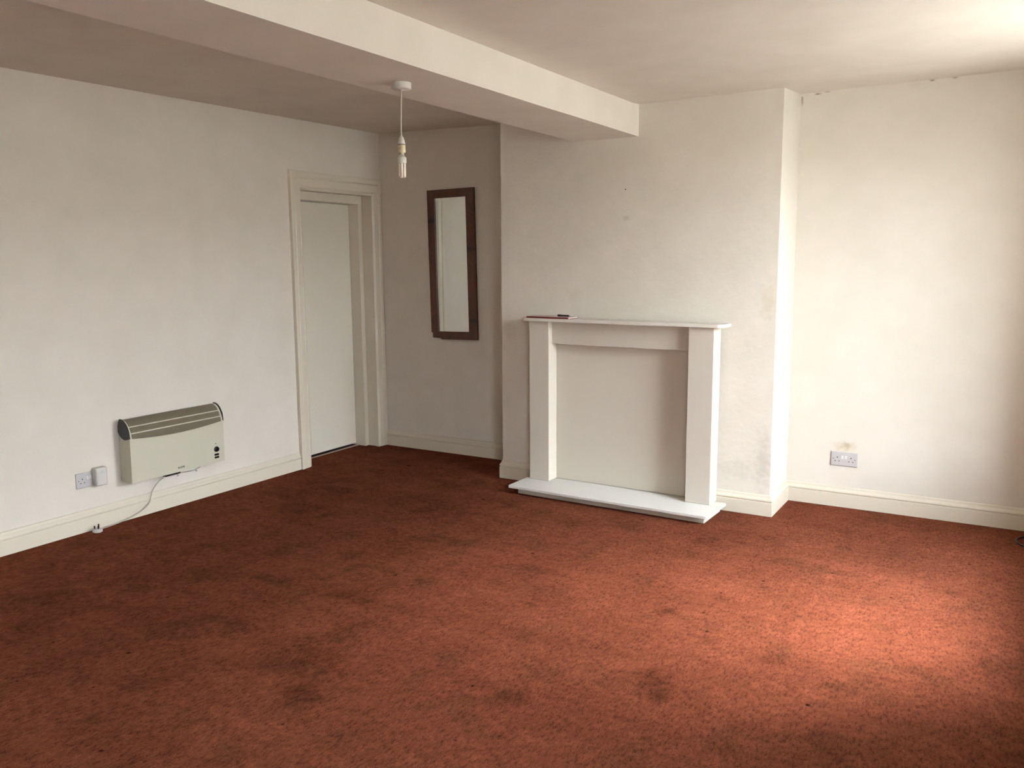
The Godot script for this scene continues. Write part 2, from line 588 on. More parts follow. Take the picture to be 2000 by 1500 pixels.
	hexa(st, [Vector3(-T, 2.486, -0.3), Vector3(2.17, 2.437, -0.3), Vector3(2.17, 2.415, fz), Vector3(-T, 2.440, fz),
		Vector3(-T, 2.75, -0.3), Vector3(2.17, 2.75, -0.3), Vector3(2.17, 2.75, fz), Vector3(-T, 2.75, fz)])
	shell("ceiling", done(st), plaster(Color(0.855, 0.815, 0.76), 48, 2.0), "white ceiling over the left side of the room, its shade deepened in the colour", "ceiling")  # darker, yellower tone than the right ceiling: shade put into the paint colour
	st = new_st()
	var ca := func(x: float) -> float: return 2.446 + 0.010 * (x - 3.23)
	var cb := func(x: float) -> float: return 2.411 + 0.008 * (x - 3.23)
	hexa(st, [Vector3(2.17, ca.call(2.17), -0.3), Vector3(x1, ca.call(x1), -0.3), Vector3(x1, ca.call(x1), 0.05), Vector3(2.17, ca.call(2.17), 0.05),
		Vector3(2.17, 2.75, -0.3), Vector3(x1, 2.75, -0.3), Vector3(x1, 2.75, 0.05), Vector3(2.17, 2.75, 0.05)])
	hexa(st, [Vector3(2.17, ca.call(2.17), 0.05), Vector3(x1, ca.call(x1), 0.05), Vector3(x1, cb.call(x1), 0.56), Vector3(2.17, cb.call(2.17), 0.56),
		Vector3(2.17, 2.75, 0.05), Vector3(x1, 2.75, 0.05), Vector3(x1, 2.75, 0.56), Vector3(2.17, 2.75, 0.56)])
	hexa(st, [Vector3(2.17, cb.call(2.17), 0.56), Vector3(x1, cb.call(x1), 0.56), Vector3(x1, cb.call(x1), fz), Vector3(2.17, cb.call(2.17), fz),
		Vector3(2.17, 2.75, 0.56), Vector3(x1, 2.75, 0.56), Vector3(x1, 2.75, fz), Vector3(2.17, 2.75, fz)])
	shell("ceiling", done(st), ceil_m, "white painted ceiling between the beam and the window wall", "ceiling")
	# the boxed beam, running from the chimney breast to the front wall
	st = new_st()
	var dx := -0.0077
	var far := FZ + 0.1
	var L := far - 0.40
	hexa(st, [Vector3(1.955, BEAM_Y, 0.40), Vector3(2.380, BEAM_Y, 0.40), Vector3(2.380 + dx * L * 0.5, BEAM_Y + 0.003 * L, far), Vector3(1.955 + dx * L * 0.5, BEAM_Y + 0.003 * L, far),
		Vector3(1.955, 2.6, 0.40), Vector3(2.380, 2.6, 0.40), Vector3(2.380 + dx * L * 0.5, 2.6, far), Vector3(1.955 + dx * L * 0.5, 2.6, far)])
	shell("ceiling_beam", done(st), ceil_m, "boxed white beam crossing the ceiling from the chimney breast", "beam")
	# skirting boards
	var sk := PackedVector2Array([Vector2(0, 0), Vector2(0.0186, 0), Vector2(0.0186, 0.079), Vector2(0.0175, 0.081), Vector2(0.0125, 0.0825), Vector2(0.0125, 0.085),
		Vector2(0.0178, 0.087), Vector2(0.0186, 0.0905), Vector2(0.0178, 0.095), Vector2(0.0145, 0.101), Vector2(0.0105, 0.106), Vector2(0.0085, 0.112), Vector2(0.007, 0.1195), Vector2(0.004, 0.123), Vector2(0, 0.123)])
	st = new_st()
	sweep(st, sk, [Vector3(left_x(FZ), 0, FZ), Vector3(left_x(0.98), 0, 0.98)], -1.0)
	shell("baseboard_left", done(st), paint_m, "cream moulded skirting board along the foot of the left wall", "skirting board")
	st = new_st()
	sweep(st, sk, [Vector3(0.022, 0, 0.0), Vector3(CH_A, 0, 0.0)], -1.0)
	shell("baseboard_back", done(st), paint_m, "cream skirting board under the mirror wall", "skirting board")
	st = new_st()
	sweep(st, sk, [Vector3(CH_A, 0, 0.0), Vector3(CH_A, 0, CH_Z), Vector3(1.72, 0, CH_Z)], -1.0)
	sweep(st, sk, [Vector3(2.90, 0, CH_Z), Vector3(CH_B, 0, CH_Z), Vector3(CH_B, 0, AL_Z)], -1.0)
	shell("baseboard_chimney", done(st), paint_m, "cream skirting boards round the chimney breast on both sides of the hearth", "skirting board")
	st = new_st()
	sweep(st, sk, [Vector3(CH_B, 0, AL_Z), Vector3(WX, 0, AL_Z - 0.0142)], -1.0)
	shell("baseboard_alcove", done(st), paint_m, "cream skirting board under the double socket in the right alcove", "skirting board")
	st = new_st()
	sweep(st, sk, [Vector3(WX, 0, 0.03), Vector3(WX, 0, FZ)], -1.0)
	shell("baseboard_right", done(st), paint_m, "cream skirting board under the windows", "skirting board")
	# the windows: painted frame, sash bars, sill board and panes
	var glass := plain(Color(0.97, 0.99, 0.98, 0.06), 0.0, 0.0, 0.5)
	glass.transparency = BaseMaterial3D.TRANSPARENCY_ALPHA
	var k := 0
	for w in WINDOWS:
		k += 1
		var o := structure("window_%d" % k, ["white sash window in the right wall by the alcove", "white sash window in the right wall nearer the viewer"][k - 1], "window", Vector3(WX + WT - 0.09, 0, 0))
		var zc: float = (w[0] + w[1]) / 2.0
		var yc: float = (w[2] + w[3]) / 2.0
		st = new_st()
		slab(st, Vector3(0, w[2], w[0]), Vector3(0.07, w[3], w[0] + 0.05), 0.004)
		slab(st, Vector3(0, w[2], w[1] - 0.05), Vector3(0.07, w[3], w[1]), 0.004)
		slab(st, Vector3(0, w[2], w[0] + 0.05), Vector3(0.07, w[2] + 0.06, w[1] - 0.05), 0.004)
		slab(st, Vector3(0, w[3] - 0.05, w[0] + 0.05), Vector3(0.07, w[3], w[1] - 0.05), 0.004)
		part("window_frame", done(st), gloss_m, o)
		st = new_st()
		slab(st, Vector3(0.012, yc - 0.02, w[0] + 0.05), Vector3(0.058, yc + 0.02, w[1] - 0.05), 0.004)
		part("meeting_rail", done(st), gloss_m, o)
		st = new_st()
		slab(st, Vector3(0.0195, w[2] + 0.06, zc - 0.011), Vector3(0.0505, yc - 0.02, zc + 0.011), 0.003)
		part("glazing_bar", done(st), gloss_m, o)
		st = new_st()
		slab(st, Vector3(0.0195, yc + 0.02, zc - 0.011), Vector3(0.0505, w[3] - 0.05, zc + 0.011), 0.003)
		part("glazing_bar", done(st), gloss_m, o)
		st = new_st()
		slab(st, Vector3(-(WT - 0.09) - 0.03, w[2], w[0] + 0.001), Vector3(-0.001, w[2] + 0.022, w[1] - 0.001), 0.006)
		part("window_sill", done(st), gloss_m, o)
		for q in [[w[2] + 0.06, yc - 0.02, w[0] + 0.05, zc - 0.011], [w[2] + 0.06, yc - 0.02, zc + 0.011, w[1] - 0.05], [yc + 0.02, w[3] - 0.05, w[0] + 0.05, zc - 0.011], [yc + 0.02, w[3] - 0.05, zc + 0.011, w[1] - 0.05]]:
			st = new_st()
			quad(st, Vector3(0.035, q[0], q[2]), Vector3(0.035, q[0], q[3]), Vector3(0.035, q[1], q[3]), Vector3(0.035, q[1], q[2]), Vector3.LEFT)
			part("pane", done(st), glass, o)

# a wall face that carries its own marks on the second UV (0..1 over the face)
func marked_face(st: SurfaceTool, a: Vector3, b: Vector3, c: Vector3, d: Vector3) -> void:
	st.set_smooth_group(-1)
	for q in [[a, Vector2(0, 0)], [c, Vector2(1, 1)], [b, Vector2(1, 0)], [a, Vector2(0, 0)], [d, Vector2(0, 1)], [c, Vector2(1, 1)]]:
		st.set_uv2(q[1])
		st.add_vertex(q[0])
	st.set_uv2(Vector2.ZERO)

# smudges, scorch and cracks: [centre in metres, radii in metres, tone]
func wall_marks(m: StandardMaterial3D, width: float, height: float, marks: Array) -> void:
	var w := 640
	var h := 960
	var im := Image.create(w, h, false, Image.FORMAT_RGB8)
	im.fill(Color.WHITE)
	var f := noise(77, 0.03, 4)
	for q in marks:
		var c: Vector2 = q[0]
		var r: Vector2 = q[1]
		for y in range(maxi(0, int((c.y - 2.2 * r.y) / height * h) - 1), mini(h, int((c.y + 2.2 * r.y) / height * h) + 2)):
			for x in range(maxi(0, int((c.x - 2.2 * r.x) / width * w) - 1), mini(w, int((c.x + 2.2 * r.x) / width * w) + 2)):
				var d := Vector2((x * width / w - c.x) / r.x, (y * height / h - c.y) / r.y).length() + 0.7 * f.get_noise_2d(x * 2.0, y * 2.0)
				var k := 1.0 - smoothstep(0.1, 1.5, d)
				var o := im.get_pixel(x, y)
				im.set_pixel(x, y, Color(o.r * lerpf(1.0, q[2].r, k), o.g * lerpf(1.0, q[2].g, k), o.b * lerpf(1.0, q[2].b, k)))
	im.set_pixel(0, 0, Color.WHITE)
	m.detail_enabled = true
	m.detail_blend_mode = BaseMaterial3D.BLEND_MODE_MUL
	m.detail_uv_layer = BaseMaterial3D.DETAIL_UV_2
	m.detail_albedo = ImageTexture.create_from_image(im)

func build_door() -> void:
	var o := structure("door_1", "cream flush door set deep in a moulded frame beside the corner", "door", Vector3.ZERO)
	var st := new_st()
	var X := 0.0215
	# architrave: two legs and a head, each a small moulding (width, out)
	var leg := func(z_in: float, z_out: float, top_in: float, top_out: float) -> SurfaceTool:
		var s := new_st()
		var prof := [[0.0, 0.007], [0.012, 0.0155], [0.016, 0.011], [0.02, 0.0155], [0.06, 0.0185], [0.066, 0.015], [0.072, 0.0215], [0.094, 0.0235], [0.102, 0.021], [0.103, 0.0]]
		for k in prof.size() - 1:
			var f0: float = prof[k][0] / 0.103
			var f1: float = prof[k + 1][0] / 0.103
			var za := lerpf(z_in, z_out, f0)
			var zb := lerpf(z_in, z_out, f1)
			var ya := lerpf(top_in, top_out, f0)
			var yb := lerpf(top_in, top_out, f1)
			var xa: float = prof[k][1]
			var xb: float = prof[k + 1][1]
			hexa(s, [Vector3(-0.02, 0, za), Vector3(xa, 0, za), Vector3(xb, 0, zb + 0.00001 * signf(z_out - z_in)), Vector3(-0.02, 0, zb + 0.00001 * signf(z_out - z_in)),
				Vector3(-0.02, ya, za), Vector3(xa, ya, za), Vector3(xb, yb, zb + 0.00001 * signf(z_out - z_in)), Vector3(-0.02, yb, zb + 0.00001 * signf(z_out - z_in))])
		return s
	var s1: SurfaceTool = leg.call(0.872, 0.977, 1.997, 2.128)
	part("architrave", done(s1), paint_m, o)
	s1 = leg.call(0.105, 0.002, 1.997, 2.128)
	part("architrave", done(s1), paint_m, o)
	# head, with the same section, mitred at both ends
	st = new_st()
	var prof := [[0.0, 0.007], [0.014, 0.0155], [0.020, 0.0105], [0.026, 0.0155], [0.075, 0.0185], [0.082, 0.015], [0.09, 0.0215], [0.118, 0.0235], [0.128, 0.021], [0.131, 0.0]]
	for k in prof.size() - 1:
		var f0: float = prof[k][0] / 0.131
		var f1: float = prof[k + 1][0] / 0.131
		var y0 := lerpf(1.997, 2.128, f0)
		var y1 := lerpf(1.997, 2.128, f1)
		hexa(st, [Vector3(-0.02, y0, lerpf(0.105, 0.002, f0)), Vector3(prof[k][1], y0, lerpf(0.105, 0.002, f0)), Vector3(prof[k][1], y0, lerpf(0.872, 0.977, f0)), Vector3(-0.02, y0, lerpf(0.872, 0.977, f0)),
			Vector3(-0.02, y1, lerpf(0.105, 0.002, f1)), Vector3(prof[k + 1][1], y1, lerpf(0.105, 0.002, f1)), Vector3(prof[k + 1][1], y1, lerpf(0.872, 0.977, f1)), Vector3(-0.02, y1, lerpf(0.872, 0.977, f1))])
	part("architrave", done(st), paint_m, o)
	# lining of the opening
	st = new_st()
	slab(st, Vector3(-0.298, 0, 0.0855), Vector3(0.004, 2.0115, 0.101), 0.002)
	slab(st, Vector3(-0.298, 0, 0.8735), Vector3(0.004, 2.0115, 0.8845), 0.002)
	slab(st, Vector3(-0.298, 2.0, 0.101), Vector3(0.004, 2.0115, 0.8735), 0.002)
	part("door_lining", done(st), paint_m, o)
	# inner frame the door hangs in
	st = new_st()
	slab(st, Vector3(-0.285, 0, 0.101), Vector3(-0.10, 2.0, 0.142), 0.002)
	slab(st, Vector3(-0.285, 0, 0.835), Vector3(-0.10, 2.0, 0.8735), 0.002)
	slab(st, Vector3(-0.285, 1.938, 0.142), Vector3(-0.10, 2.0, 0.835), 0.002)
	part("door_frame", done(st), paint_m, o)
	st = new_st()
	slab(st, Vector3(-0.24, 0.018, 0.145), Vector3(-0.198, 1.935, 0.832), 0.002)
	part("door_leaf", done(st), plain(Color(0.885, 0.86, 0.80), 0.45), o)
	st = new_st()
	slab(st, Vector3(-0.19, 0.0, 0.103), Vector3(-0.166, 0.005, 0.872), 0.002)
	part("threshold_strip", done(st), plain(Color(0.72, 0.62, 0.55), 0.4, 0.3), o)
	st = new_st()
	slab(st, Vector3(-0.298, 0.0, 0.103), Vector3(-0.19, 0.002, 0.872), 0.001)
	part("threshold_board", done(st), plain(Color(0.12, 0.08, 0.06), 0.8), o)

func build_fireplace() -> void:
	var o := thing("fire_surround", "plain white fire surround with mantel shelf and hearth against the chimney breast", "fireplace", Vector3(1.690, 0, CH_Z + 0.0015), -0.024)
	var cream := plain(Color(0.835, 0.805, 0.755), 0.28, 0.0, 0.5)
	var st := new_st()
	slab(st, Vector3(0.018, 0.0, 0.02), Vector3(1.268, 0.041, 0.297), 0.002)
	part("hearth_base", done(st), plain(Color(0.83, 0.80, 0.75), 0.5), o)
	# hearth slab with softened front corners
	st = new_st()
	var rr := 0.012
	extrude(st, PackedVector2Array([Vector2(-0.030, 0.02), Vector2(1.303, 0.02), Vector2(1.303, 0.345 - rr), Vector2(1.303 - rr * 0.3, 0.345 - rr * 0.3), Vector2(1.303 - rr, 0.345), Vector2(-0.030 + rr, 0.345), Vector2(-0.030 + rr * 0.3, 0.345 - rr * 0.3), Vector2(-0.030, 0.345 - rr)]),
		Vector3(0, 0.042, 0), Vector3.RIGHT, Vector3.BACK, Vector3.UP, 0.014)
	part("hearth_slab", done(st), plain(Color(0.90, 0.89, 0.865), 0.12, 0.0, 0.5), o)
	st = new_st()
	slab(st, Vector3(0.0, 0.0565, 0.0), Vector3(0.146, 1.106, 0.118), 0.0025)
	part("pilaster", done(st), cream, o)
	st = new_st()
	slab(st, Vector3(1.082, 0.0565, 0.0), Vector3(1.236, 1.106, 0.118), 0.0025)
	part("pilaster", done(st), cream, o)
	st = new_st()
	slab(st, Vector3(0.1462, 0.958, 0.0), Vector3(1.0818, 1.106, 0.076), 0.002)
	part("frieze", done(st), cream, o)
	st = new_st()
	slab(st, Vector3(0.1462, 0.0565, 0.001), Vector3(1.0818, 0.957, 0.016), 0.001)
	part("back_panel", done(st), plain(Color(0.87, 0.84, 0.785), 0.4), o)
	# mantel shelf, its front corners rounded
	st = new_st()
	var pts := PackedVector2Array([Vector2(-0.055, 0.0), Vector2(1.295, 0.0)])
	var R := 0.045
	for k in 9:
		var a := PI / 2.0 * k / 8.0
		pts.append(Vector2(1.295 - R + R * cos(a), 0.145 - R + R * sin(a)))
	for k in 9:
		var a := PI / 2.0 + PI / 2.0 * k / 8.0
		pts.append(Vector2(-0.055 + R + R * cos(a), 0.145 - R + R * sin(a)))
	var inner := PackedVector2Array()
	for p in pts:
		inner.append(Vector2(clampf(p.x, -0.0535, 1.2935), minf(p.y, 0.1435)))
	extrude(st, pts, Vector3(0, 1.1065, 0), Vector3.RIGHT, Vector3.BACK, Vector3.UP, 0.0185)
	part("mantel_shelf", done(st), plain(Color(0.90, 0.885, 0.85), 0.22), o)

func build_heater() -> void:
	# local: x out of the wall, y up, z along the wall
	var o := thing("convector_heater", "cream wall-mounted electric convector heater with slotted curved top and black end caps", "heater", Vector3(-0.018, 0.236, 2.066))
	var cream := plain(Color(0.80, 0.785, 0.71), 0.42)
	var black := plain(Color(0.03, 0.028, 0.028), 0.3)
	var HL := 0.333
	# outer section of the case from the front edge over the top: (out, up)
	var arc := []
	for k in 15:
		var t := k / 14.0
		var p0 := Vector2(0.118, 0.262)
		var p1 := Vector2(0.104, 0.335)
		var p2 := Vector2(0.072, 0.368)
		var p3 := Vector2(0.036, 0.366)
		arc.append(p0 * pow(1 - t, 3) + p1 * 3 * t * pow(1 - t, 2) + p2 * 3 * t * t * (1 - t) + p3 * t * t * t)
	# wall plate
	var st := new_st()
	slab(st, Vector3(0.0005, 0.012, -HL + 0.015), Vector3(0.016, 0.345, HL - 0.015), 0.002)
	part("wall_plate", done(st), plain(Color(0.35, 0.32, 0.28), 0.6), o)
	# case: sides and bottom, its front panel dips under the grille
	st = new_st()
	var dip := func(z: float) -> float:
		return 0.262 - 0.020 * (1.0 - pow(z / HL, 2.0))
	var n := 24
	for k in n:
		var z0 := lerpf(-HL, HL, k / float(n))
		var z1 := lerpf(-HL, HL, (k + 1) / float(n))
		hexa(st, [Vector3(0.018, 0.004, z0), Vector3(0.112, 0.0, z0), Vector3(0.112, 0.0, z1), Vector3(0.018, 0.004, z1),
			Vector3(0.018, 0.235, z0), Vector3(0.117, 0.235, z0), Vector3(0.117, 0.235, z1), Vector3(0.018, 0.235, z1)])
		quad(st, Vector3(0.117, 0.235, z0), Vector3(0.117, 0.235, z1), Vector3(0.118, dip.call(z1), z1), Vector3(0.118, dip.call(z0), z0), Vector3.RIGHT)
		quad(st, Vector3(0.110, dip.call(z0), z0), Vector3(0.110, dip.call(z1), z1), Vector3(0.118, dip.call(z1), z1), Vector3(0.118, dip.call(z0), z0), Vector3.UP)
	# end ribs: the thin cream hoop inside each end cap
	for s in [-1.0, 1.0]:
		var hoop := PackedVector2Array([Vector2(0.02, 0.22), Vector2(0.117, 0.22)])
		for p: Vector2 in arc:
			hoop.append(p)
		hoop.append(Vector2(0.02, 0.352))
		var za: float = (HL - 0.0155) * s
		extrude(st, hoop, Vector3(0, 0, za if s > 0 else za), Vector3.RIGHT, Vector3.UP, Vector3(0, 0, s), 0.0115)
	part("case", done(st), cream, o)
	# dark inside behind the slots
	st = new_st()
	var inner := PackedVector2Array([Vector2(0.02, 0.236), Vector2(0.108, 0.236)])
	for p: Vector2 in arc:
		inner.append(Vector2(0.02, 0.24) + (p - Vector2(0.02, 0.24)) * 0.90)
	extrude(st, inner, Vector3(0, 0, -HL + 0.016), Vector3.RIGHT, Vector3.UP, Vector3.BACK, 2 * HL - 0.032)
	part("air_duct", done(st), plain(Color(0.16, 0.14, 0.11), 0.7), o)
	# the grille: thin upright bars that follow the curve, joined into one part, and two long cross bars
	st = new_st()
	var bars := 104
	for k in bars:
		var z := lerpf(-HL + 0.019, HL - 0.019, (k + 0.5) / bars)
		var line := [Vector2(0.118, dip.call(z))]
		line.append_array(arc)
		for j in line.size() - 1:
			var a: Vector2 = line[j]
			var b: Vector2 = line[j + 1]
			var nn := Vector2(b.y - a.y, a.x - b.x).normalized()
			var i := -nn * 0.006
			hexa(st, [Vector3(a.x + i.x, a.y + i.y, z - 0.0014), Vector3(a.x, a.y, z - 0.0014), Vector3(a.x, a.y, z + 0.0014), Vector3(a.x + i.x, a.y + i.y, z + 0.0014),
				Vector3(b.x + i.x, b.y + i.y, z - 0.0014), Vector3(b.x, b.y, z - 0.0014), Vector3(b.x, b.y, z + 0.0014), Vector3(b.x + i.x, b.y + i.y, z + 0.0014)])
	var gr := part("grille", done(st), plain(Color(0.56, 0.53, 0.45), 0.55), o, "dusty slotted grille")
	gr.set_meta("kind", "stuff")
	for t in [0.14, 0.37]:
		st = new_st()
		var f: float = t * 14.0
		var p: Vector2 = (arc[int(f)] as Vector2).lerp(arc[int(f) + 1], f - int(f))
		var q: Vector2 = ((arc[int(f) + 1] as Vector2) - (arc[int(f)] as Vector2)).normalized()
		var nn := Vector2(q.y, -q.x)
		var a := p - q * 0.003 + nn * 0.0012
		var b := p + q * 0.003 + nn * 0.0012
		var i := -nn * 0.008
		hexa(st, [Vector3(a.x, a.y, -HL + 0.015), Vector3(a.x, a.y, HL - 0.015), Vector3(a.x + i.x, a.y + i.y, HL - 0.015), Vector3(a.x + i.x, a.y + i.y, -HL + 0.015),
			Vector3(b.x, b.y, -HL + 0.015), Vector3(b.x, b.y, HL - 0.015), Vector3(b.x + i.x, b.y + i.y, HL - 0.015), Vector3(b.x + i.x, b.y + i.y, -HL + 0.015)])
		part("cross_bar", done(st), cream, o)
	# black end caps: a leaf shape between the top curve and a hollow lower edge
	for s in [-1.0, 1.0]:
		st = new_st()
		var leaf := PackedVector2Array()
		for k in arc.size():
			var c: Vector2 = arc[k]
			leaf.append(c + (c - Vector2(0.03, 0.26)).normalized() * 0.006 * smoothstep(0.0, 0.25, k / 14.0))
		leaf.append(Vector2(0.026, 0.352))
		leaf.append(Vector2(0.019, 0.330))
		leaf.append(Vector2(0.018, 0.296))
		for k in range(1, 8):
			var t := k / 8.0
			leaf.append(Vector2(0.018, 0.296).lerp(Vector2(0.118, 0.262), t) - Vector2(0.0, 0.026 * sin(PI * pow(t, 0.8))))
		extrude(st, leaf, Vector3(0, 0, (HL - 0.004) * s), Vector3.RIGHT, Vector3.UP, Vector3(0, 0, s), 0.0075)
		part("end_cap", done(st), black, o, "black plastic end cap")
	# controls at the right-hand end of the front (towards the door: negative z)
	st = new_st()
	lathe(st, [Vector2(0, 0), Vector2(0.018, 0), Vector2(0.018, 0), Vector2(0.018, 0.004), Vector2(0.018, 0.004), Vector2(0.0145, 0.005), Vector2(0.013, 0.014), Vector2(0.012, 0.015), Vector2(0.012, 0.015), Vector2(0, 0.015)], Vector3(0.1135, 0.086, -0.270), Vector3.RIGHT, 24)
	part("thermostat_dial", done(st), black, o, "round black thermostat dial")
	for y in [0.051, 0.033]:
		st = new_st()
		slab(st, Vector3(0.110, y - 0.0065, -0.288), Vector3(0.1185, y + 0.0065, -0.254), 0.003)
		part("rocker_switch", done(st), black, o)
	st = new_st()
	slab(st, Vector3(0.112, 0.121, -0.273), Vector3(0.1165, 0.1245, -0.2625), 0.001)
	part("indicator", done(st), black, o)
	# maker's lettering low on the front
	var tm := TextMesh.new()
	tm.text = "GLEN"
	tm.font_size = 48
	tm.pixel_size = 0.0003
	tm.depth = 0.0008
	var sf := SystemFont.new()
	sf.font_names = PackedStringArray(["Droid Sans"])
	sf.font_weight = 800
	tm.font = sf
	var lt := MeshInstance3D.new()
	lt.name = "lettering"
	lt.mesh = tm
	lt.material_override = plain(Color(0.07, 0.07, 0.07), 0.5)
	lt.rotation = Vector3(0, PI / 2, 0)
	lt.position = Vector3(0.1138, 0.026, -0.003)
	lt.scale = Vector3(1.35, 1.0, 1.0)
	o.add_child(lt)
	# black cable box under the case
	st = new_st()
	slab(st, Vector3(0.02, -0.022, -0.026), Vector3(0.075, 0.002, 0.083), 0.002)
	part("cable_box", done(st), black, o)
	# thin lead clipped along the wall under the case
	st = new_st()
	tube(st, curve([Vector3(0.02, -0.02, -0.02), Vector3(0.008, -0.033, -0.045), Vector3(0.006, -0.041, -0.11), Vector3(0.006, -0.043, -0.19), Vector3(0.008, -0.018, -0.255), Vector3(0.03, 0.003, -0.30)], 30), 0.0032, 8)
	part("lead", done(st), plain(Color(0.72, 0.69, 0.63), 0.5), o)
	for z in [-0.058, -0.195]:
		st = new_st()
		slab(st, Vector3(0.0, -0.056, z - 0.005), Vector3(0.011, -0.037, z + 0.005), 0.002)
		part("cable_clip", done(st), plain(Color(0.75, 0.74, 0.72), 0.5), o)
	# mains cable hanging from the heater to the plug on the carpet
	var c := thing("mains_cable", "white mains cable hanging from the heater over the skirting to the loose plug", "cable", Vector3(0.03, 0.0, 2.3))
	st = new_st()
	var w := []
	for p in [Vector3(0.030, 0.208, 2.140), Vector3(0.012, 0.185, 2.166), Vector3(0.004, 0.142, 2.203), Vector3(0.009, 0.105, 2.224), Vector3(0.012, 0.068, 2.243), Vector3(0.012, 0.036, 2.297), Vector3(0.014, 0.019, 2.363), Vector3(0.018, 0.009, 2.44), Vector3(0.024, 0.006, 2.50), Vector3(0.034, 0.008, 2.556), Vector3(0.042, 0.013, 2.578)]:
		w.append(p - Vector3(0.03, 0.0, 2.3))
	tube(st, curve(w, 60), 0.0036, 10)
	part("flex", done(st), plain(Color(0.74, 0.71, 0.66), 0.45), c)
	# plug lying on its back, pins up
	var p := thing("mains_plug", "loose white three-pin plug lying pins-up on the carpet against the skirting", "plug", Vector3(0.050, 0.0, 2.606), 0.35)
	st = new_st()
	var sec := PackedVector2Array()
	for k in 20:
		var a := TAU * k / 20.0
		var r := 0.024 if absf(sin(a)) > 0.75 else 0.0255
		sec.append(Vector2(cos(a) * r * 1.08, sin(a) * r))
	extrude(st, sec, Vector3(0, 0.0035, 0), Vector3.RIGHT, Vector3.BACK, Vector3.UP, 0.014, true)
	var sec2 := PackedVector2Array()
	for q in sec:
		sec2.append(q * 0.8)
	extrude(st, sec2, Vector3(0, 0.0002, 0), Vector3.RIGHT, Vector3.BACK, Vector3.UP, 0.0205, true)
	var pb := plain(Color(0.82, 0.80, 0.78), 0.35)
	part("plug_body", done(st), pb, p)
	var metal := plain(Color(0.16, 0.13, 0.09), 0.35, 0.6)
	for q in [[Vector3(-0.0115, 0.0, 0.006), 0.017], [Vector3(0.0115, 0.0, 0.006), 0.017], [Vector3(0.0, 0.0, -0.013), 0.0225]]:
		st = new_st()
		var at: Vector3 = q[0]
		slab(st, at + Vector3(-0.003, 0.0195, -0.003), at + Vector3(0.003, 0.0205 + q[1], 0.003), 0.0008)
		part("pin", done(st), metal, p)

func build_mirror() -> void:
	# hung slightly out of true
	var o := thing("wall_mirror", "tall narrow mirror in a dark stained pine frame on the short back wall", "mirror", Vector3(0.708, 1.46, 0.0))
	o.rotation = Vector3(0, 0.021, 0.017)
	o.position.z = 0.0048
	var wood := wood_material(61)
	var W := 0.2085
	var H := 0.5635
	# stiles and rails; the lower left corner is stepped
	var face := Vector3(0, 0, 0.006)
	var D := 0.020
	var lay := func(n: String, pts: PackedVector2Array) -> void:
		var s := new_st()
		extrude(s, pts, face, Vector3.RIGHT, Vector3.UP, Vector3.BACK, D)
		part(n, done(s), wood, o)
	lay.call("stile", PackedVector2Array([Vector2(-W, -H + 0.052), Vector2(-W + 0.0625, -H + 0.052), Vector2(-W + 0.0625, H - 0.0615), Vector2(-W, H)]))
	lay.call("stile", PackedVector2Array([Vector2(W - 0.0725, -H + 0.060), Vector2(W, -H), Vector2(W, H), Vector2(W - 0.0725, H - 0.0615)]))
	lay.call("rail", PackedVector2Array([Vector2(-W + 0.0625, H - 0.0615), Vector2(W - 0.0725, H - 0.0615), Vector2(W, H), Vector2(-W, H)]))
	lay.call("rail", PackedVector2Array([Vector2(-W + 0.012, -H + 0.052), Vector2(-W + 0.012, -H + 0.013), Vector2(-W + 0.088, -H + 0.009), Vector2(-W + 0.092, -H), Vector2(W, -H), Vector2(W - 0.0725, -H + 0.060), Vector2(-W + 0.0625, -H + 0.060), Vector2(-W + 0.0625, -H + 0.052)]))
	var st := new_st()
	block(st, Vector3(-W + 0.03, -H + 0.03, 0.0005), Vector3(W - 0.03, H - 0.03, 0.0055))
	part("backing", done(st), plain(Color(0.3, 0.2, 0.13), 0.8), o)
	st = new_st()
	block(st, Vector3(-W + 0.0625, -H + 0.056, 0.006), Vector3(W - 0.0725, H - 0.0615, 0.016))
	part("mirror_glass", done(st), plain(Color(0.93, 0.945, 0.94), 0.015, 1.0, 0.5), o)

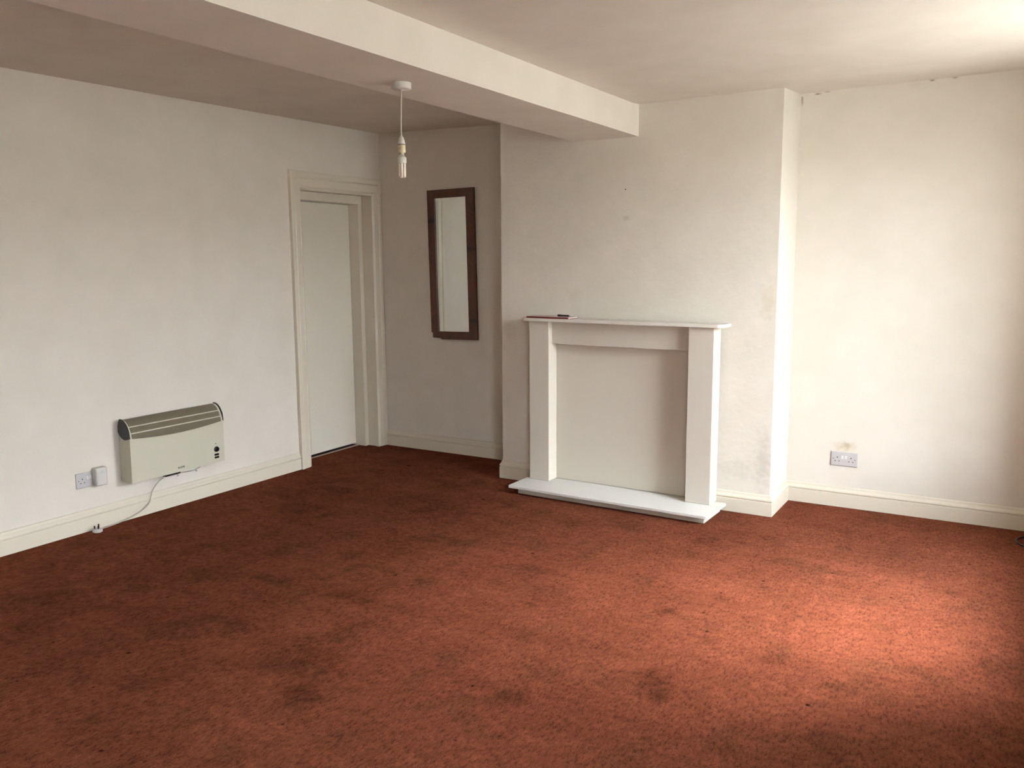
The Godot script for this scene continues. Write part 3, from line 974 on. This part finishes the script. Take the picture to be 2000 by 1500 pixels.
func build_pendant() -> void:
	var o := thing("pendant_light", "bare white pendant bulb holder hanging on a short cord from the beam", "light", Vector3(2.137, BEAM_Y + 0.002, 2.430))
	var white := plain(Color(0.80, 0.78, 0.75), 0.35)
	var st := new_st()
	lathe(st, [Vector2(0, -0.028), Vector2(0.007, -0.028), Vector2(0.007, -0.028), Vector2(0.008, -0.0235), Vector2(0.034, -0.0225), Vector2(0.0385, -0.021), Vector2(0.0410, -0.017), Vector2(0.0420, -0.002), Vector2(0.0420, 0.004)], Vector3.ZERO, Vector3.UP, 36)
	part("ceiling_rose", done(st), white, o)
	st = new_st()
	var pts := []
	for k in 9:
		var t := k / 8.0
		pts.append(Vector3(-0.0015 * sin(PI * t) - 0.006 * t, lerpf(-0.026, -0.215, t), 0.0))
	tube(st, pts, 0.0030, 10)
	part("cord", done(st), plain(Color(0.75, 0.70, 0.62), 0.5), o)
	var h := Node3D.new()
	# lamp holder: domed cap, black ring, cream skirt
	st = new_st()
	lathe(st, [Vector2(0.0035, -0.204), Vector2(0.0045, -0.211), Vector2(0.0085, -0.2135), Vector2(0.0125, -0.224), Vector2(0.0155, -0.236), Vector2(0.0165, -0.2435), Vector2(0.0165, -0.2435), Vector2(0.0, -0.2435)].map(func(v: Vector2) -> Vector2: return v), Vector3(-0.006, 0, 0), Vector3.UP, 28)
	var cap := part("holder_cap", done(st), white, o)
	st = new_st()
	lathe(st, [Vector2(0, -0.2465), Vector2(0.0163, -0.2465), Vector2(0.0163, -0.2465), Vector2(0.0163, -0.2435), Vector2(0.0163, -0.2435), Vector2(0, -0.2435)], Vector3(-0.006, 0, 0), Vector3.UP, 28)
	part("holder_ring", done(st), plain(Color(0.04, 0.03, 0.03), 0.4), o, "black ring")
	st = new_st()
	lathe(st, [Vector2(0, -0.2785), Vector2(0.0160, -0.2785), Vector2(0.0160, -0.2785), Vector2(0.0168, -0.272), Vector2(0.0164, -0.2465), Vector2(0.0164, -0.2465), Vector2(0, -0.2465)], Vector3(-0.006, 0, 0), Vector3.UP, 28)
	part("holder_skirt", done(st), plain(Color(0.78, 0.73, 0.58), 0.4), o, "yellowed skirt of the lamp holder")
	st = new_st()
	slab(st, Vector3(-0.0125, -0.2625, 0.0145), Vector3(0.0005, -0.2585, 0.0162), 0.0005)
	part("holder_marking", done(st), plain(Color(0.35, 0.30, 0.20), 0.5), o)
	h.free()
	# the compact fluorescent lamp in it
	var b := thing("energy_saving_bulb", "white compact fluorescent bulb with parallel tubes in the pendant holder", "bulb", Vector3(2.131, BEAM_Y + 0.002, 2.430), 0.45)
	st = new_st()
	lathe(st, [Vector2(0, -0.2935), Vector2(0.0105, -0.2935), Vector2(0.0105, -0.2787), Vector2(0.0105, -0.2787), Vector2(0.0, -0.2787)], Vector3.ZERO, Vector3.UP, 24)
	part("bayonet_cap", done(st), plain(Color(0.62, 0.58, 0.52), 0.3, 0.8), b, "metal bayonet cap")
	st = new_st()
	lathe(st, [Vector2(0, -0.3215), Vector2(0.0185, -0.3215), Vector2(0.0185, -0.3215), Vector2(0.0192, -0.3200), Vector2(0.0190, -0.2990), Vector2(0.0175, -0.2965), Vector2(0.0135, -0.2930), Vector2(0.0118, -0.2870), Vector2(0.0118, -0.2870), Vector2(0, -0.2870)], Vector3.ZERO, Vector3.UP, 28)
	part("bulb_base", done(st), plain(Color(0.83, 0.82, 0.77), 0.4), b)
	var tubes := plain(Color(0.90, 0.85, 0.79), 0.3)
	for k in 3:
		var a := TAU * k / 3.0
		var mid := Vector3(cos(a), 0, sin(a)) * 0.0098
		var side := Vector3(-sin(a), 0, cos(a)) * 0.0062
		var line := [mid - side + Vector3(0, -0.320, 0)]
		for j in 9:
			var t := PI * j / 8.0
			line.append(mid - side * cos(t) + Vector3(0, -0.3705 - 0.0055 * sin(t), 0))
		line.append(mid + side + Vector3(0, -0.320, 0))
		st = new_st()
		tube(st, line, 0.0050, 12)
		part("fluorescent_tube", done(st), tubes, b)

# a UK socket outlet's holes on a plate facing +z of its own node
func outlet(o: Node3D, x: float, y: float, dark: Material) -> void:
	for q in [[0.0, 0.0115, 0.0022, 0.0042], [-0.0111, -0.0105, 0.0034, 0.0021], [0.0111, -0.0105, 0.0034, 0.0021]]:
		var st := new_st()
		block(st, Vector3(x + q[0] - q[2], y + q[1] - q[3], 0.0088), Vector3(x + q[0] + q[2], y + q[1] + q[3], 0.0097))
		part("pin_hole", done(st), dark, o)

func socket_plate(label: String, at: Vector3, turn: float) -> Node3D:
	var o := thing("double_socket", label, "socket", at, turn)
	var white := plain(Color(0.765, 0.755, 0.75), 0.3)
	var dark := plain(Color(0.03, 0.03, 0.03), 0.6)
	var st := new_st()
	slab(st, Vector3(-0.0755, -0.043, 0.0), Vector3(0.0755, 0.043, 0.0093), 0.003)
	part("face_plate", done(st), white, o)
	for s in [-1.0, 1.0]:
		outlet(o, 0.039 * s, -0.0035, dark)
		st = new_st()
		# rocker, tilted to off
		var cx: float = 0.0095 * s
		hexa(st, [Vector3(cx - 0.0068, 0.001, 0.009), Vector3(cx + 0.0068, 0.001, 0.009), Vector3(cx + 0.0068, 0.001, 0.0135), Vector3(cx - 0.0068, 0.001, 0.0135),
			Vector3(cx - 0.0068, 0.021, 0.009), Vector3(cx + 0.0068, 0.021, 0.009), Vector3(cx + 0.0068, 0.021, 0.0105), Vector3(cx - 0.0068, 0.021, 0.0105)])
		part("rocker_switch", done(st), plain(Color(0.86, 0.86, 0.86), 0.3), o)
		st = new_st()
		lathe(st, [Vector2(0, 0), Vector2(0.0034, 0), Vector2(0.0034, 0), Vector2(0.0030, 0.0006), Vector2(0, 0.0008)], Vector3(0.0605 * s, 0.0, 0.0091), Vector3.BACK, 14)
		part("screw", done(st), plain(Color(0.45, 0.45, 0.43), 0.35, 0.6), o)
	return o

func build_electrics() -> void:
	socket_plate("white double wall socket in the right alcove with nothing plugged in", Vector3(3.567, 0.2965, AL_Z - 0.0015), 0.008)
	socket_plate("white double wall socket on the left wall with an adaptor in one outlet", Vector3(-0.0215, 0.2945, 2.592), PI / 2)
	# the adaptor in the socket on the left wall
	var o := thing("plug_in_adaptor", "white box-shaped plug-in adaptor in the socket beside the heater", "adaptor", Vector3(-0.0118, 0.3035, 2.541), PI / 2)
	var st := new_st()
	slab(st, Vector3(-0.0335, -0.0505, 0.0), Vector3(0.0335, 0.0505, 0.046), 0.005)
	part("adaptor_body", done(st), plain(Color(0.82, 0.81, 0.79), 0.35), o)
	st = new_st()
	var ring := []
	for k in 25:
		var a := lerpf(-0.35, PI + 0.35, k / 24.0)
		ring.append(Vector3(0.002 + 0.0085 * cos(a), 0.022 + 0.0085 * sin(a), 0.0462))
	tube(st, ring, 0.0010, 6)
	part("embossed_mark", done(st), plain(Color(0.72, 0.71, 0.70), 0.4), o)
	# black cable in the corner by the window
	var c := thing("black_cable", "loop of black cable lying on the carpet at the right edge", "cable", Vector3(4.64, 0.0, 0.27))
	st = new_st()
	var loop := []
	for k in 49:
		var a := TAU * k / 48.0 * 1.12 + 0.6
		loop.append(Vector3(0.160 * cos(a), 0.0045 + 0.006 * k / 48.0, 0.130 * sin(a)))
	tube(st, loop, 0.0042, 10)
	part("flex", done(st), plain(Color(0.03, 0.025, 0.025), 0.45), c)

func build_small_things() -> void:
	# thin red-backed folder on the mantel shelf and the pen lying on it
	var top := 1.1256
	var o := thing("folder", "thin red folder of white paper lying on the left end of the mantel shelf", "folder", Vector3(1.826, top, 0.515), -0.03)
	var red := plain(Color(0.42, 0.03, 0.035), 0.4)
	var st := new_st()
	slab(st, Vector3(-0.155, 0.0, -0.055), Vector3(0.155, 0.0016, 0.068), 0.0006)
	part("back_cover", done(st), red, o)
	st = new_st()
	slab(st, Vector3(-0.153, 0.0, 0.0655), Vector3(0.153, 0.0092, 0.070), 0.001)
	part("spine", done(st), red, o)
	st = new_st()
	slab(st, Vector3(-0.152, 0.0017, -0.054), Vector3(0.1545, 0.0078, 0.0653), 0.0006)
	part("paper", done(st), plain(Color(0.90, 0.88, 0.85), 0.7), o, "white paper edges")
	st = new_st()
	slab(st, Vector3(-0.155, 0.0079, -0.055), Vector3(0.155, 0.0092, 0.0653), 0.0005)
	part("front_cover", done(st), plain(Color(0.80, 0.70, 0.67), 0.4), o, "pale front cover")
	var p := thing("marker_pen", "dark blue marker pen lying on the red folder", "pen", Vector3(1.912, top + 0.0093, 0.520), -0.22)
	var navy := plain(Color(0.035, 0.03, 0.12), 0.35)
	st = new_st()
	lathe(st, [Vector2(0, -0.022), Vector2(0.0050, -0.0215), Vector2(0.0055, -0.020), Vector2(0.0055, 0.042), Vector2(0.0055, 0.042), Vector2(0, 0.042)], Vector3(0, 0.0068, 0), Vector3.RIGHT, 18)
	part("barrel", done(st), navy, p)
	st = new_st()
	lathe(st, [Vector2(0, -0.050), Vector2(0.0060, -0.0495), Vector2(0.0068, -0.047), Vector2(0.0066, -0.0215), Vector2(0.0066, -0.0215), Vector2(0, -0.0215)], Vector3(0, 0.0068, 0), Vector3.RIGHT, 18)
	part("cap", done(st), navy, p)
	# a nail left in the chimney breast
	st = new_st()
	lathe(st, [Vector2(0, 0), Vector2(0.0014, 0), Vector2(0.0014, 0.009), Vector2(0.0014, 0.009), Vector2(0.0036, 0.009), Vector2(0.0036, 0.0105), Vector2(0.0036, 0.0105), Vector2(0, 0.011)], Vector3.ZERO, Vector3.BACK, 14)
	single("nail", done(st), plain(Color(0.22, 0.18, 0.15), 0.4, 0.7), "small nail left in the chimney breast above the mantel shelf", "nail", Vector3(2.303, 1.917, CH_Z - 0.001))
